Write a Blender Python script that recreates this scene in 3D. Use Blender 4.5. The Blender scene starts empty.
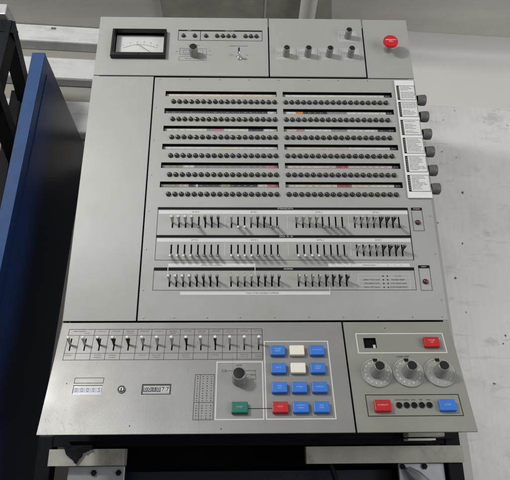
import bpy, math, random
from mathutils import Vector, Matrix
random.seed(7)
C = bpy.data.collections.new('scene'); bpy.context.scene.collection.children.link(C)
MM = 0.001
TILT = 0.30497          # the lower panel leans out by this angle
# ------------------------------------------------------------------ materials
MATS = {}
def mat(name, col, rough=0.5, metal=0.0, noise=0.0, nscale=8.0, bump=0.0, bscale=300.0, rvar=0.0, emit=None, spec=None, coat=0.0):
    m = bpy.data.materials.new(name); m.use_nodes = True
    nt = m.node_tree; b = nt.nodes['Principled BSDF']
    b.inputs['Base Color'].default_value = (*col, 1); b.inputs['Roughness'].default_value = rough
    b.inputs['Metallic'].default_value = metal
    if spec is not None: b.inputs['Specular IOR Level'].default_value = spec
    if coat: b.inputs['Coat Weight'].default_value = coat
    tc = nt.nodes.new('ShaderNodeTexCoord')
    if noise:
        n = nt.nodes.new('ShaderNodeTexNoise'); n.inputs['Scale'].default_value = nscale; n.inputs['Detail'].default_value = 7
        n.inputs['Roughness'].default_value = 0.62
        nt.links.new(tc.outputs['Object'], n.inputs['Vector'])
        r = nt.nodes.new('ShaderNodeMapRange')
        r.inputs[1].default_value = 0.25; r.inputs[2].default_value = 0.75
        r.inputs[3].default_value = 1 - noise; r.inputs[4].default_value = 1 + noise
        nt.links.new(n.outputs['Fac'], r.inputs[0])
        mx = nt.nodes.new('ShaderNodeVectorMath'); mx.operation = 'SCALE'
        mx.inputs[0].default_value = col
        nt.links.new(r.outputs[0], mx.inputs['Scale']); nt.links.new(mx.outputs[0], b.inputs['Base Color'])
    if rvar:
        n2 = nt.nodes.new('ShaderNodeTexNoise'); n2.inputs['Scale'].default_value = 11; n2.inputs['Detail'].default_value = 6
        nt.links.new(tc.outputs['Object'], n2.inputs['Vector'])
        r2 = nt.nodes.new('ShaderNodeMapRange'); r2.inputs[1].default_value = 0.3; r2.inputs[2].default_value = 0.7
        r2.inputs[3].default_value = rough - rvar; r2.inputs[4].default_value = rough + rvar
        nt.links.new(n2.outputs['Fac'], r2.inputs[0]); nt.links.new(r2.outputs[0], b.inputs['Roughness'])
    if bump:
        n3 = nt.nodes.new('ShaderNodeTexNoise'); n3.inputs['Scale'].default_value = bscale; n3.inputs['Detail'].default_value = 3
        nt.links.new(tc.outputs['Object'], n3.inputs['Vector'])
        bp = nt.nodes.new('ShaderNodeBump'); bp.inputs['Strength'].default_value = bump; bp.inputs['Distance'].default_value = 0.001
        nt.links.new(n3.outputs['Fac'], bp.inputs['Height']); nt.links.new(bp.outputs[0], b.inputs['Normal'])
    MATS[name] = m
    return m
def wear(m, dark, scale, lo_, hi_, amt, stretch=(1,1,1)):
    nt = m.node_tree; b = nt.nodes['Principled BSDF']; tc = [n for n in nt.nodes if n.type == 'TEX_COORD'][0]
    mp = nt.nodes.new('ShaderNodeMapping'); mp.inputs['Scale'].default_value = stretch; mp.inputs['Location'].default_value = (scale, 2, 5)
    n = nt.nodes.new('ShaderNodeTexNoise'); n.inputs['Scale'].default_value = scale; n.inputs['Detail'].default_value = 9; n.inputs['Roughness'].default_value = .7
    nt.links.new(tc.outputs['Object'], mp.inputs[0]); nt.links.new(mp.outputs[0], n.inputs['Vector'])
    r = nt.nodes.new('ShaderNodeMapRange'); r.inputs[1].default_value = lo_; r.inputs[2].default_value = hi_; r.inputs[4].default_value = amt
    nt.links.new(n.outputs['Fac'], r.inputs[0])
    mix = nt.nodes.new('ShaderNodeMix'); mix.data_type = 'RGBA'; src = b.inputs['Base Color'].links[0].from_socket
    nt.links.new(r.outputs[0], mix.inputs['Factor']); nt.links.new(src, mix.inputs['A']); mix.inputs['B'].default_value = (*dark, 1)
    nt.links.new(mix.outputs['Result'], b.inputs['Base Color'])
PAINT = mat('grey_enamel', (0.335, 0.345, 0.325), 0.38, noise=0.05, nscale=7, bump=0.10, bscale=900, rvar=0.06)
wear(PAINT, (0.23, 0.225, 0.19), 3.2, .5, .75, .35); wear(PAINT, (0.12, 0.115, 0.10), 26, .735, .77, .6); wear(PAINT, (0.42, 0.43, 0.41), 5, .66, .72, .35, (9, 9, 1.2))
def worn_panel():
    """satin grey metal with rubbed smears and a few scratches"""
    m = mat('worn_satin_panel', (0.255, 0.255, 0.245), 0.42, metal=0.25, noise=0.07, nscale=14, bump=0.12, bscale=700, rvar=0.08)
    nt = m.node_tree; b = nt.nodes['Principled BSDF']
    tc = [n for n in nt.nodes if n.type == 'TEX_COORD'][0]
    mp = nt.nodes.new('ShaderNodeMapping'); mp.inputs['Rotation'].default_value = (0, 0.5, 0); mp.inputs['Scale'].default_value = (60, 4, 7)
    n = nt.nodes.new('ShaderNodeTexNoise'); n.inputs['Scale'].default_value = 2.2; n.inputs['Detail'].default_value = 5
    nt.links.new(tc.outputs['Object'], mp.inputs[0]); nt.links.new(mp.outputs[0], n.inputs['Vector'])
    r = nt.nodes.new('ShaderNodeMapRange'); r.inputs[1].default_value = 0.66; r.inputs[2].default_value = 0.74
    nt.links.new(n.outputs['Fac'], r.inputs[0])
    mix = nt.nodes.new('ShaderNodeMix'); mix.data_type = 'RGBA'
    src = b.inputs['Base Color'].links[0].from_socket
    nt.links.new(r.outputs[0], mix.inputs['Factor']); nt.links.new(src, mix.inputs['A'])
    mix.inputs['B'].default_value = (0.21, 0.21, 0.20, 1)
    nt.links.new(mix.outputs['Result'], b.inputs['Base Color'])
    return m
WORN = worn_panel(); wear(WORN, (0.10, 0.10, 0.09), 30, .73, .77, .6)
DARKBOX = mat('dark_interior', (0.004, 0.004, 0.005), 0.8, spec=.1, noise=0.3, nscale=30)
SHEET = mat('bare_edge_metal', (0.36, 0.37, 0.33), 0.45, metal=0.3, noise=0.06)
BLACK = mat('black_print', (0.010, 0.010, 0.011), 0.7, spec=0.12)
FINEBLACK = mat('fine_black_print', (0.05, 0.05, 0.05), 0.7, spec=0.15)
GREYP = mat('grey_print', (0.13, 0.13, 0.125), 0.7, spec=0.2)
WHITE = mat('white_print', (0.60, 0.61, 0.60), 0.55, spec=0.3)
PALE = mat('pale_print', (0.52, 0.53, 0.51), 0.5)
BLKPL = mat('black_plastic', (0.014, 0.014, 0.015), 0.42, noise=0.15, nscale=60, spec=0.28)
LENS = mat('smoked_lens', (0.024, 0.026, 0.024), 0.19, spec=0.7, noise=0.5, nscale=55)
KNURL = mat('knurled_metal', (0.27, 0.275, 0.26), 0.36, metal=0.35, noise=0.12, nscale=120)
KCAP = mat('knob_cap_black', (0.014, 0.015, 0.018), 0.5, spec=0.25)
CHROME = mat('chrome', (0.75, 0.76, 0.76), 0.14, metal=1.0)
SILVER = mat('silver_lever', (0.52, 0.52, 0.49), 0.36, metal=0.45, noise=0.1, nscale=90)
TIPW = mat('white_tip', (0.82, 0.82, 0.8), 0.3)
BLUEB = mat('blue_button_plastic', (0.030, 0.165, 0.58), 0.42, noise=0.10, nscale=70)
REDB = mat('red_button_plastic', (0.44, 0.012, 0.018), 0.4, noise=0.10, nscale=70)
GREENB = mat('green_button_plastic', (0.004, 0.135, 0.10), 0.4, noise=0.10, nscale=70)
CREAMB = mat('cream_button_plastic', (0.74, 0.71, 0.62), 0.38, noise=0.03, nscale=70)
REDK = mat('red_knob_plastic', (0.56, 0.010, 0.018), 0.3)
PAPER = mat('white_card', (0.70, 0.71, 0.69), 0.6, noise=0.04, nscale=40, spec=.3)
PAPER2 = mat('card_print_ground', (0.64, 0.65, 0.64), 0.55, noise=0.05, nscale=60, spec=.3)
METERF = mat('meter_face', (0.55, 0.56, 0.55), 0.4, noise=0.04, nscale=40)
BROWNJ = mat('dark_red_jewel', (0.085, 0.02, 0.018), 0.22, coat=0.4)
NAVY = mat('dark_navy_enamel', (0.011, 0.032, 0.115), 0.36, noise=0.25, nscale=5, bump=0.05, bscale=500)
BLUEEDGE = mat('blue_enamel', (0.014, 0.052, 0.150), 0.6, spec=.2, noise=0.15, nscale=30, bump=0.08, bscale=600)
BLACKMET = mat('black_steel', (0.004, 0.005, 0.009), 0.6, noise=0.4, nscale=25, bump=0.15, bscale=300, spec=0.15)
DULLPL = mat('galvanised_cap', (0.55, 0.54, 0.56), 0.38, metal=0.4, noise=0.18, nscale=60, bump=0.4, bscale=250)
BEIGE = mat('beige_metal', (0.40, 0.39, 0.34), 0.45, noise=0.16, nscale=22, bump=0.3, bscale=120)
wear(BEIGE, (0.14, 0.12, 0.09), 14, .52, .68, .6)
ALUM = mat('plate_aluminium', (0.36, 0.38, 0.41), 0.38, metal=0.55, noise=0.12, nscale=28)
FOAM = mat('dark_foam', (0.012, 0.013, 0.018), 0.9, spec=.1, bump=0.9, bscale=260, noise=0.4, nscale=60)
COLLEG = {n: mat(n, c, 0.5, noise=0.12, nscale=180) for n, c in {
    'legend_white': (0.55, 0.55, 0.52), 'legend_cream': (0.55, 0.49, 0.40), 'legend_pink': (0.48, 0.19, 0.21), 'legend_red': (0.36, 0.07, 0.07),
    'legend_orange': (0.62, 0.22, 0.04), 'legend_dark': (0.04, 0.045, 0.055), 'legend_olive': (0.27, 0.26, 0.17), 'legend_grey': (0.24, 0.24, 0.24),
    'legend_rose': (0.50, 0.42, 0.40)}.items()}
def plastic_clear():
    m = bpy.data.materials.new('clear_dial_plastic'); m.use_nodes = True; nt = m.node_tree
    b = nt.nodes['Principled BSDF']; b.inputs['Base Color'].default_value = (0.62, 0.63, 0.6, 1)
    b.inputs['Roughness'].default_value = 0.12; b.inputs['Alpha'].default_value = 0.22
    return m
CLEAR = plastic_clear()
RIM = mat('dial_rim', (0.34, 0.35, 0.33), 0.3)
# wall: white paint with black chips, brush marks
def wall_mat():
    m = mat('chipped_white_wall_paint', (0.70, 0.695, 0.685), 0.42, noise=0.06, nscale=5, rvar=0.08)
    nt = m.node_tree; b = nt.nodes['Principled BSDF']; L = nt.links
    tc = [n for n in nt.nodes if n.type == 'TEX_COORD'][0]
    src = b.inputs['Base Color'].links[0].from_socket
    def chips(scale, lo, hi, stretch, dens):
        mp = nt.nodes.new('ShaderNodeMapping'); mp.inputs['Scale'].default_value = stretch
        L.new(tc.outputs['Object'], mp.inputs[0])
        wn = nt.nodes.new('ShaderNodeTexNoise'); wn.inputs['Scale'].default_value = 30; L.new(mp.outputs[0], wn.inputs['Vector'])
        ad = nt.nodes.new('ShaderNodeVectorMath'); ad.operation = 'MULTIPLY_ADD'
        ad.inputs[1].default_value = (0.03,)*3
        L.new(wn.outputs['Color'], ad.inputs[0]); L.new(mp.outputs[0], ad.inputs[2])
        v = nt.nodes.new('ShaderNodeTexVoronoi'); v.inputs['Scale'].default_value = scale; L.new(ad.outputs[0], v.inputs['Vector'])
        r = nt.nodes.new('ShaderNodeMapRange'); r.inputs[1].default_value = lo; r.inputs[2].default_value = hi
        r.inputs[3].default_value = 1; r.inputs[4].default_value = 0; L.new(v.outputs['Distance'], r.inputs[0])
        # only some cells carry a chip
        sp = nt.nodes.new('ShaderNodeSeparateColor'); L.new(v.outputs['Color'], sp.inputs[0])
        g = nt.nodes.new('ShaderNodeMath'); g.operation = 'LESS_THAN'; g.inputs[1].default_value = dens; L.new(sp.outputs[0], g.inputs[0])
        mu = nt.nodes.new('ShaderNodeMath'); mu.operation = 'MULTIPLY'; L.new(r.outputs[0], mu.inputs[0]); L.new(g.outputs[0], mu.inputs[1])
        return mu.outputs[0]
    c1 = chips(19, 0.065, 0.10, (1, 1, 1.5), 0.26)
    c2 = chips(44, 0.07, 0.13, (1, 1, 1), 0.16)
    mxm = nt.nodes.new('ShaderNodeMath'); mxm.operation = 'MAXIMUM'; L.new(c1, mxm.inputs[0]); L.new(c2, mxm.inputs[1])
    mix = nt.nodes.new('ShaderNodeMix'); mix.data_type = 'RGBA'; L.new(mxm.outputs[0], mix.inputs['Factor'])
    L.new(src, mix.inputs['A']); mix.inputs['B'].default_value = (0.06, 0.055, 0.05, 1)
    # faint scuffs
    mp = nt.nodes.new('ShaderNodeMapping'); mp.inputs['Scale'].default_value = (3, 3, 22); mp.inputs['Rotation'].default_value = (0, 0.2, 0)
    L.new(tc.outputs['Object'], mp.inputs[0])
    sn = nt.nodes.new('ShaderNodeTexNoise'); sn.inputs['Scale'].default_value = 3; sn.inputs['Detail'].default_value = 8; L.new(mp.outputs[0], sn.inputs['Vector'])
    rr = nt.nodes.new('ShaderNodeMapRange'); rr.inputs[1].default_value = 0.62; rr.inputs[2].default_value = 0.72; rr.inputs[3].default_value = 0; rr.inputs[4].default_value = 0.30
    L.new(sn.outputs['Fac'], rr.inputs[0])
    mix2 = nt.nodes.new('ShaderNodeMix'); mix2.data_type = 'RGBA'; L.new(rr.outputs[0], mix2.inputs['Factor'])
    L.new(mix.outputs['Result'], mix2.inputs['A']); mix2.inputs['B'].default_value = (0.30, 0.29, 0.28, 1)
    L.new(mix2.outputs['Result'], b.inputs['Base Color'])
    # brushed relief, vertical strokes
    mp2 = nt.nodes.new('ShaderNodeMapping'); mp2.inputs['Scale'].default_value = (38, 38, 5)
    L.new(tc.outputs['Object'], mp2.inputs[0])
    bn = nt.nodes.new('ShaderNodeTexNoise'); bn.inputs['Scale'].default_value = 2; bn.inputs['Detail'].default_value = 6; bn.inputs['Distortion'].default_value = 1.2
    L.new(mp2.outputs[0], bn.inputs['Vector'])
    wv = nt.nodes.new('ShaderNodeTexWave'); wv.wave_type = 'BANDS'; wv.bands_direction = 'X'; wv.inputs['Scale'].default_value = 14; wv.inputs['Distortion'].default_value = 7; wv.inputs['Detail'].default_value = 3; wv.inputs['Detail Scale'].default_value = .5
    L.new(tc.outputs['Object'], wv.inputs['Vector'])
    wa = nt.nodes.new('ShaderNodeMath'); wa.operation = 'MULTIPLY_ADD'; wa.inputs[1].default_value = .35; L.new(wv.outputs['Fac'], wa.inputs[0]); L.new(bn.outputs['Fac'], wa.inputs[2])
    sb = nt.nodes.new('ShaderNodeMath'); sb.operation = 'SUBTRACT'; L.new(wa.outputs[0], sb.inputs[0]); L.new(mxm.outputs[0], sb.inputs[1])
    bp = nt.nodes.new('ShaderNodeBump'); bp.inputs['Strength'].default_value = 0.5; bp.inputs['Distance'].default_value = 0.0022
    L.new(sb.outputs[0], bp.inputs['Height']); L.new(bp.outputs[0], b.inputs['Normal'])
    return m
WALLW = wall_mat()
wear(WALLW, (0.36, 0.35, 0.34), 2.4, .46, .70, .5); wear(WALLW, (0.40, 0.39, 0.37), 7, .56, .68, .6, (1, 1, 2)); wear(WALLW, (0.20, 0.19, 0.18), 34, .70, .76, .5)
WALLG = mat('grey_brown_wall_paint', (0.30, 0.285, 0.255), 0.7, noise=0.08, nscale=6, bump=0.3, bscale=80)
CEIL = mat('grey_ceiling_paint', (0.60, 0.58, 0.54), 0.8, noise=0.12, nscale=3.5, bump=0.4, bscale=60); wear(CEIL, (0.44, 0.42, 0.39), 2.0, .45, .7, .5, (.6, 3, 1))
DUCTM = mat('dark_speckled_board', (0.34, 0.34, 0.29), 0.8, noise=0.22, nscale=20, bump=0.4, bscale=120)
PIPEM = mat('pale_pipe_paint', (0.58, 0.58, 0.54), 0.5, noise=0.06)
BEAMW = mat('scuffed_white_beam_paint', (0.64, 0.645, 0.64), 0.5, noise=0.09, nscale=24, bump=0.4, bscale=120); wear(BEAMW, (0.33, 0.33, 0.32), 9, .52, .72, .5, (1, 1, 4)); wear(BEAMW, (0.12, 0.12, 0.12), 30, .69, .74, .7)
FLOORM = mat('grey_floor', (0.30, 0.30, 0.29), 0.6, noise=0.1)

# ------------------------------------------------------------------ mesh builder
class MB:
    def __init__(s): s.v = []; s.f = []; s.mi = []; s.ms = []; s.sm = []
    def m(s, mt):
        if mt not in s.ms: s.ms.append(mt)
        return s.ms.index(mt)
    def add(s, vs, fs, mt, smooth=False, fm=None):
        b = len(s.v); s.v += [tuple(v) for v in vs]; k = s.m(mt)
        for i, f in enumerate(fs):
            s.f.append([b + j for j in f]); s.mi.append(k if fm is None else s.m(fm[i])); s.sm.append(smooth)
    def box(s, x0, x1, y0, y1, z0, z1, mt, bev=0.0):
        if bev <= 0:
            vs = [(x, y, z) for x in (x0, x1) for y in (y0, y1) for z in (z0, z1)]
            s.add(vs, [(0,1,3,2),(4,6,7,5),(0,4,5,1),(2,3,7,6),(0,2,6,4),(1,5,7,3)], mt); return
        # chamfered box: front (low y) edges and corner chamfers
        b = bev; rings = []
        def ring(y, i, c):
            return [(x0+i+c, y, z0+i), (x1-i-c, y, z0+i), (x1-i, y, z0+i+c), (x1-i, y, z1-i-c), (x1-i-c, y, z1-i), (x0+i+c, y, z1-i), (x0+i, y, z1-i-c), (x0+i, y, z0+i+c)]
        rg = [ring(y1, 0, b), ring(y0+b, 0, b), ring(y0+b*0.3, b*0.3, b), ring(y0, b, b*0.8)]
        vs = [p for r in rg for p in r]; fs = []
        for k in range(3):
            for j in range(8):
                a, c = k*8+j, k*8+(j+1) % 8
                fs.append((a, c, c+8, a+8))
        fs.append(tuple(24+j for j in range(8))); fs.append(tuple(reversed(range(8))))
        s.add(vs, fs, mt)
    def lathe(s, prof, cx, cz, mt, n=24, axis='y', mats=None, smooth=True, o=(0,0,0)):
        """prof: list of (r, h); h runs out of the panel (towards -y)"""
        vs = []; fs = []; fm = []
        for (r, h) in prof:
            for k in range(n):
                a = 2*math.pi*k/n; c, d = r*math.cos(a), r*math.sin(a)
                if axis == 'y': vs.append((cx + c, -h, cz + d))
                elif axis == 'x': vs.append((o[0] + h, o[1] + c, o[2] + d))
                else: vs.append((o[0] + c, o[1] + d, o[2] + h))
        for i in range(len(prof)-1):
            for k in range(n):
                a, b = i*n+k, i*n+(k+1) % n
                fs.append((a, b, b+n, a+n)); fm.append(mats[i] if mats else mt)
        fs.append(tuple(range(n))); fm.append(mats[0] if mats else mt)
        fs.append(tuple((len(prof)-1)*n+k for k in reversed(range(n)))); fm.append(mats[-1] if mats else mt)
        s.add(vs, fs, mt, smooth, fm)
    def tube(s, pts, r, mt, n=8):
        pts = [Vector(p) for p in pts]; vs = []; fs = []
        for i, p in enumerate(pts):
            d = (pts[min(i+1, len(pts)-1)] - pts[max(i-1, 0)]).normalized()
            u = d.cross(Vector((0.3, 0.2, 1)).normalized()).normalized(); w = d.cross(u)
            rr = r[i] if isinstance(r, (list, tuple)) else r
            vs += [p + u*rr*math.cos(2*math.pi*k/n) + w*rr*math.sin(2*math.pi*k/n) for k in range(n)]
        for i in range(len(pts)-1):
            for k in range(n):
                a, b = i*n+k, i*n+(k+1) % n; fs.append((a, b, b+n, a+n))
        fs.append(tuple(range(n))); fs.append(tuple((len(pts)-1)*n+k for k in reversed(range(n))))
        s.add(vs, fs, mt, True)
    def line(s, x0, z0, x1, z1, w, mt, h=0.25*MM):
        """printed stripe lying on the panel, raised by a paint film"""
        d = Vector((x1-x0, 0, z1-z0)); n = Vector((-d.z, 0, d.x)).normalized()*w/2
        a, b = Vector((x0, -h, z0)), Vector((x1, -h, z1))
        s.add([a-n, b-n, b+n, a+n], [(0,1,2,3)], mt)
    def rect(s, x0, x1, z0, z1, w, mt, h=0.25*MM):
        s.line(x0-w/2, z1, x1+w/2, z1, w, mt, h); s.line(x0-w/2, z0, x1+w/2, z0, w, mt, h)
        s.line(x0, z0+w/2, x0, z1-w/2, w, mt, h); s.line(x1, z0+w/2, x1, z1-w/2, w, mt, h)
    def patch(s, x0, x1, z0, z1, mt, h=0.25*MM):
        s.add([(x0,-h,z0),(x1,-h,z0),(x1,-h,z1),(x0,-h,z1)], [(0,1,2,3)], mt)
    def text(s, st, x, z, size, mt, h=0.35*MM, align='CENTER', wide=1.0):
        me, M = text_mesh(st, align)
        s.add([(x + v[0]*size*wide, -h, z + v[1]*size) for v in me], M, mt)
    def plate(s, x0, x1, z0, z1, holes, mt, t=3*MM, depth=None, inner=None):
        """sheet with rectangular holes; front face at y=0"""
        xs = sorted({x0, x1, *[a for h in holes for a in h[:2]]}); zs = sorted({z0, z1, *[a for h in holes for a in h[2:4]]})
        def hole(x, z): return any(h[0] < x < h[1] and h[2] < z < h[3] for h in holes)
        vs = []; fs = []; fm = []
        def q(a, b, c, d, m_): 
            k = len(vs); vs.extend([a, b, c, d]); fs.append((k, k+1, k+2, k+3)); fm.append(m_)
        for i in range(len(zs)-1):                      # merge cells of a row into runs
            za, zb = zs[i], zs[i+1]; start = None
            for j in range(len(xs)):
                solid = j < len(xs)-1 and not hole((xs[j]+xs[j+1])/2, (za+zb)/2)
                if solid and start is None: start = xs[j]
                if not solid and start is not None:
                    q((start,0,za),(xs[j],0,za),(xs[j],0,zb),(start,0,zb), mt); start = None
        q((x0,0,z0),(x0,t,z0),(x1,t,z0),(x1,0,z0), mt); q((x0,0,z1),(x1,0,z1),(x1,t,z1),(x0,t,z1), mt)
        q((x0,0,z0),(x0,0,z1),(x0,t,z1),(x0,t,z0), mt); q((x1,0,z0),(x1,t,z0),(x1,t,z1),(x1,0,z1), mt)
        for h in holes:
            a, b, c, d = h[:4]; dd = h[4] if len(h) > 4 else 6*MM; m_ = inner or mt
            q((a,0,c),(b,0,c),(b,dd,c),(a,dd,c), m_); q((a,0,d),(a,dd,d),(b,dd,d),(b,0,d), m_)
            q((a,0,c),(a,dd,c),(a,dd,d),(a,0,d), m_); q((b,0,c),(b,0,d),(b,dd,d),(b,dd,c), m_)
            q((a,dd,c),(b,dd,c),(b,dd,d),(a,dd,d), m_)
        s.add(vs, fs, mt, False, fm)
    def build(s, name, parent=None, loc=(0,0,0), rot=None, label=None):
        me = bpy.data.meshes.new(name); me.from_pydata(s.v, [], s.f)
        for m_ in s.ms: me.materials.append(m_)
        me.polygons.foreach_set('material_index', s.mi); me.polygons.foreach_set('use_smooth', s.sm); me.update()
        o = bpy.data.objects.new(name, me); C.objects.link(o); place(o, parent, loc, rot)
        if label: o['label'] = label
        if any(s.sm):
            md = o.modifiers.new('es', 'EDGE_SPLIT'); md.split_angle = math.radians(38)
        return o
def place(o, parent=None, loc=(0,0,0), rot=None):
    """loc is in world space for parts of a thing and in the part's own frame for sub-parts"""
    if parent is not None:
        o.parent = parent
        if parent.parent is None: loc = Vector(loc) - parent.location
    o.location = loc
    if rot: o.rotation_euler = rot
_T = {}
def text_mesh(st, align):
    k = (st, align)
    if k not in _T:
        cu = bpy.data.curves.new('t', 'FONT'); cu.body = st; cu.align_x = align; cu.align_y = 'CENTER'; cu.size = 1.0; cu.resolution_u = 2
        cu.space_line = 0.85
        ob = bpy.data.objects.new('t', cu); bpy.context.scene.collection.objects.link(ob)
        dg = bpy.context.evaluated_depsgraph_get(); me = bpy.data.meshes.new_from_object(ob.evaluated_get(dg))
        _T[k] = ([(v.co.x, v.co.y) for v in me.vertices], [tuple(p.vertices) for p in me.polygons])
        bpy.data.objects.remove(ob); bpy.data.curves.remove(cu); bpy.data.meshes.remove(me)
    return _T[k]
def thing(name, label, cat, loc, group=None):
    o = bpy.data.objects.new(name, None); C.objects.link(o); o.location = loc; o.empty_display_size = .05
    o['label'] = label; o['category'] = cat
    if group: o['group'] = group
    return o
def tag(o, label=None, cat=None, group=None, kind=None):
    if label: o['label'] = label
    if cat: o['category'] = cat
    if group: o['group'] = group
    if kind: o['kind'] = kind
    return o
def copy(o, parent, loc, rot=None, sub=True):
    c = o.copy(); C.objects.link(c); place(c, parent, loc, rot if rot else tuple(o.rotation_euler))
    if sub:
        for ch in [x for x in C.objects if x.parent == o]:
            d = ch.copy(); C.objects.link(d); d.parent = c
    return c
LR = (-TILT, 0, 0)
CAM = Vector((-0.02757, -0.97916, -0.23294))
def up(u, v, h=0): return (u*MM, -h*MM, v*MM)
def lo(u, s_, h=0):
    ca, sa = math.cos(TILT), math.sin(TILT)
    return (u*MM, (-s_*sa - h*ca)*MM, (-s_*ca + h*sa)*MM)

# ================================================================== THE CONSOLE
console = thing('control_console', 'grey mainframe computer control console covered in lamps, lever switches, dials and coloured buttons', 'control console', (0, 0.15, -0.9))
WORDS = 'PARITY STORE SCAN REPEAT STOP PROC CHECK RATE DISABLE TIMER DATA INST CYCLE CHAN SYNC MODE LOG ERROR RESET UNIT ADDR REG BUS OUT IN MAIN FAULT TEST ROS FLT DEF SET'.split()
def squiggle(mb, x, z, w, mt=GREYP, h=1.1):      # small caption of a few words, as wide as asked
    if w < 6: return
    st = random.choice(WORDS); 
    while len(st)*1.75*h < w*.95: st += ' ' + random.choice(WORDS)
    mb.text(st, x*MM, z*MM, w/len(st)/.62*MM if w/len(st)/.62 < 2.6*h else 2.6*h*MM, mt, 0.3*MM)
def screw_heads(mb, pts):
    for (u, v) in pts:
        mb.lathe([(1.7*MM, 0), (1.5*MM, 0.6*MM), (0.4*MM, 0.8*MM)], u*MM, v*MM, KNURL, n=10)
# ---- top left panel with the meter window cut out
mb = MB()
mb.plate(-348*MM, 31*MM, 543.5*MM, 705*MM, [(-309*MM, -200*MM, 598*MM, 660*MM, 14*MM)], PAINT, inner=BLACK)
mb.rect(-170*MM, 18*MM, 640*MM, 668.5*MM, 1.0*MM, BLACK)
mb.patch(-170.5*MM, 18.5*MM, 666*MM, 669.5*MM, BLACK, 0.4*MM)
mb.line(-120.5*MM, 640*MM, -120.5*MM, 668*MM, 1.1*MM, BLACK, 0.3*MM)
mb.text('POWER', -146*MM, 667.7*MM, 2.6*MM, PALE, 0.5*MM); mb.text('THERMAL CHECK', -55*MM, 667.7*MM, 2.6*MM, PALE, 0.5*MM)
mb.rect(-165*MM, -106*MM, 600*MM, 617*MM, 0.7*MM, GREYP); mb.rect(-166*MM, -106*MM, 584.5*MM, 594.5*MM, 0.7*MM, GREYP)
mb.rect(-157*MM, -114*MM, 604*MM, 613*MM, 0.5*MM, GREYP)
mb.text('VOLTMETER SELECT', -135*MM, 626*MM, 3.0*MM, FINEBLACK); mb.text('OFF', -172*MM, 608*MM, 3.0*MM, GREYP); mb.text('SYS', -99*MM, 611*MM, 3.0*MM, GREYP)
mb.line(-106*MM, 600*MM, -94*MM, 600*MM, 0.6*MM, GREYP); squiggle(mb, -136, 589.5, 40)
mb.text('MARGINAL CHECK CONTROL', -34*MM, 625*MM, 3.0*MM, FINEBLACK); mb.patch(-35.6*MM, -32.4*MM, 606*MM, 621*MM, BLACK)
mb.text('AUTO', -52*MM, 600*MM, 2.8*MM, GREYP); mb.text('MAN', -16*MM, 600*MM, 2.8*MM, GREYP)
mb.patch(-344*MM, -343*MM, 649*MM, 650*MM, BLACK)
p_top = mb.build('meter_panel', console, (0,0,0))
# meter
mb = MB()
x0, x1, z0, z1 = -315*MM, -195.5*MM, 588*MM, 663*MM
a0, a1, c0, c1 = -309*MM, -200*MM, 598*MM, 660*MM
H = 11*MM
def frame_ring(mb, o, i, h, hb, mt, bev):
    (X0,X1,Z0,Z1), (A0,A1,C0,C1) = o, i
    O = lambda d, y: [(X0+d,y,Z0+d),(X1-d,y,Z0+d),(X1-d,y,Z1-d),(X0+d,y,Z1-d)]
    I = lambda d, y: [(A0-d,y,C0-d),(A1+d,y,C0-d),(A1+d,y,C1+d),(A0-d,y,C1+d)]
    rg = [O(0,-0.2*MM), O(0,-h+bev), O(bev,-h), I(bev,-h), I(0,-h+bev), I(0,hb)]
    vs = [p for r in rg for p in r]; fs = []
    for k in range(5):
        for j in range(4): a, b = k*4+j, k*4+(j+1)%4; fs.append((a,b,b+4,a+4))
    mb.add(vs, fs, mt)
frame_ring(mb, (x0,x1,z0,z1), (a0,a1,c0,c1), H, 8*MM, BLKPL, 1.5*MM)
mb.lathe([(2.4*MM, H-0.1*MM), (2.4*MM, H+1*MM), (1.6*MM, H+1.4*MM)], -255*MM, 592.8*MM, BLKPL, n=14)
meter = mb.build('panel_meter', console)
mb = MB()
mb.add([(a0,9*MM,c0),(a1,9*MM,c0),(a1,9*MM,c1),(a0,9*MM,c1)], [(0,1,2,3)], METERF)
arc = [(-255*MM + 78*MM*math.sin(t), 8.7*MM, 556*MM + 78*MM*math.cos(t)) for t in [math.radians(-28+56*k/20) for k in range(21)]]
for k in range(20): mb.tube([arc[k], arc[k+1]], 0.25*MM, GREYP, 4)
for k in range(0, 21, 2):
    p = Vector(arc[k]); d = (p - Vector((-255*MM, 8.7*MM, 556*MM))).normalized(); mb.tube([p, p+d*4*MM], 0.2*MM, GREYP, 4)
for k, s_ in enumerate(('0','10','20','30','40','50')):
    me, M = text_mesh(s_, 'CENTER'); t = math.radians(-26+52*k/5); cx, cz = -255*MM+86*MM*math.sin(t), 556*MM+86*MM*math.cos(t)
    mb.add([(cx+v[0]*3.6*MM, 8.7*MM, cz+v[1]*3.6*MM) for v in me], M, GREYP)
mb.build('meter_face', meter)
mb = MB(); mb.tube([(-224*MM, 5*MM, 606*MM), (-262*MM, 5*MM, 634*MM)], 0.35*MM, BLACK, 6); mb.build('needle', meter)
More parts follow.
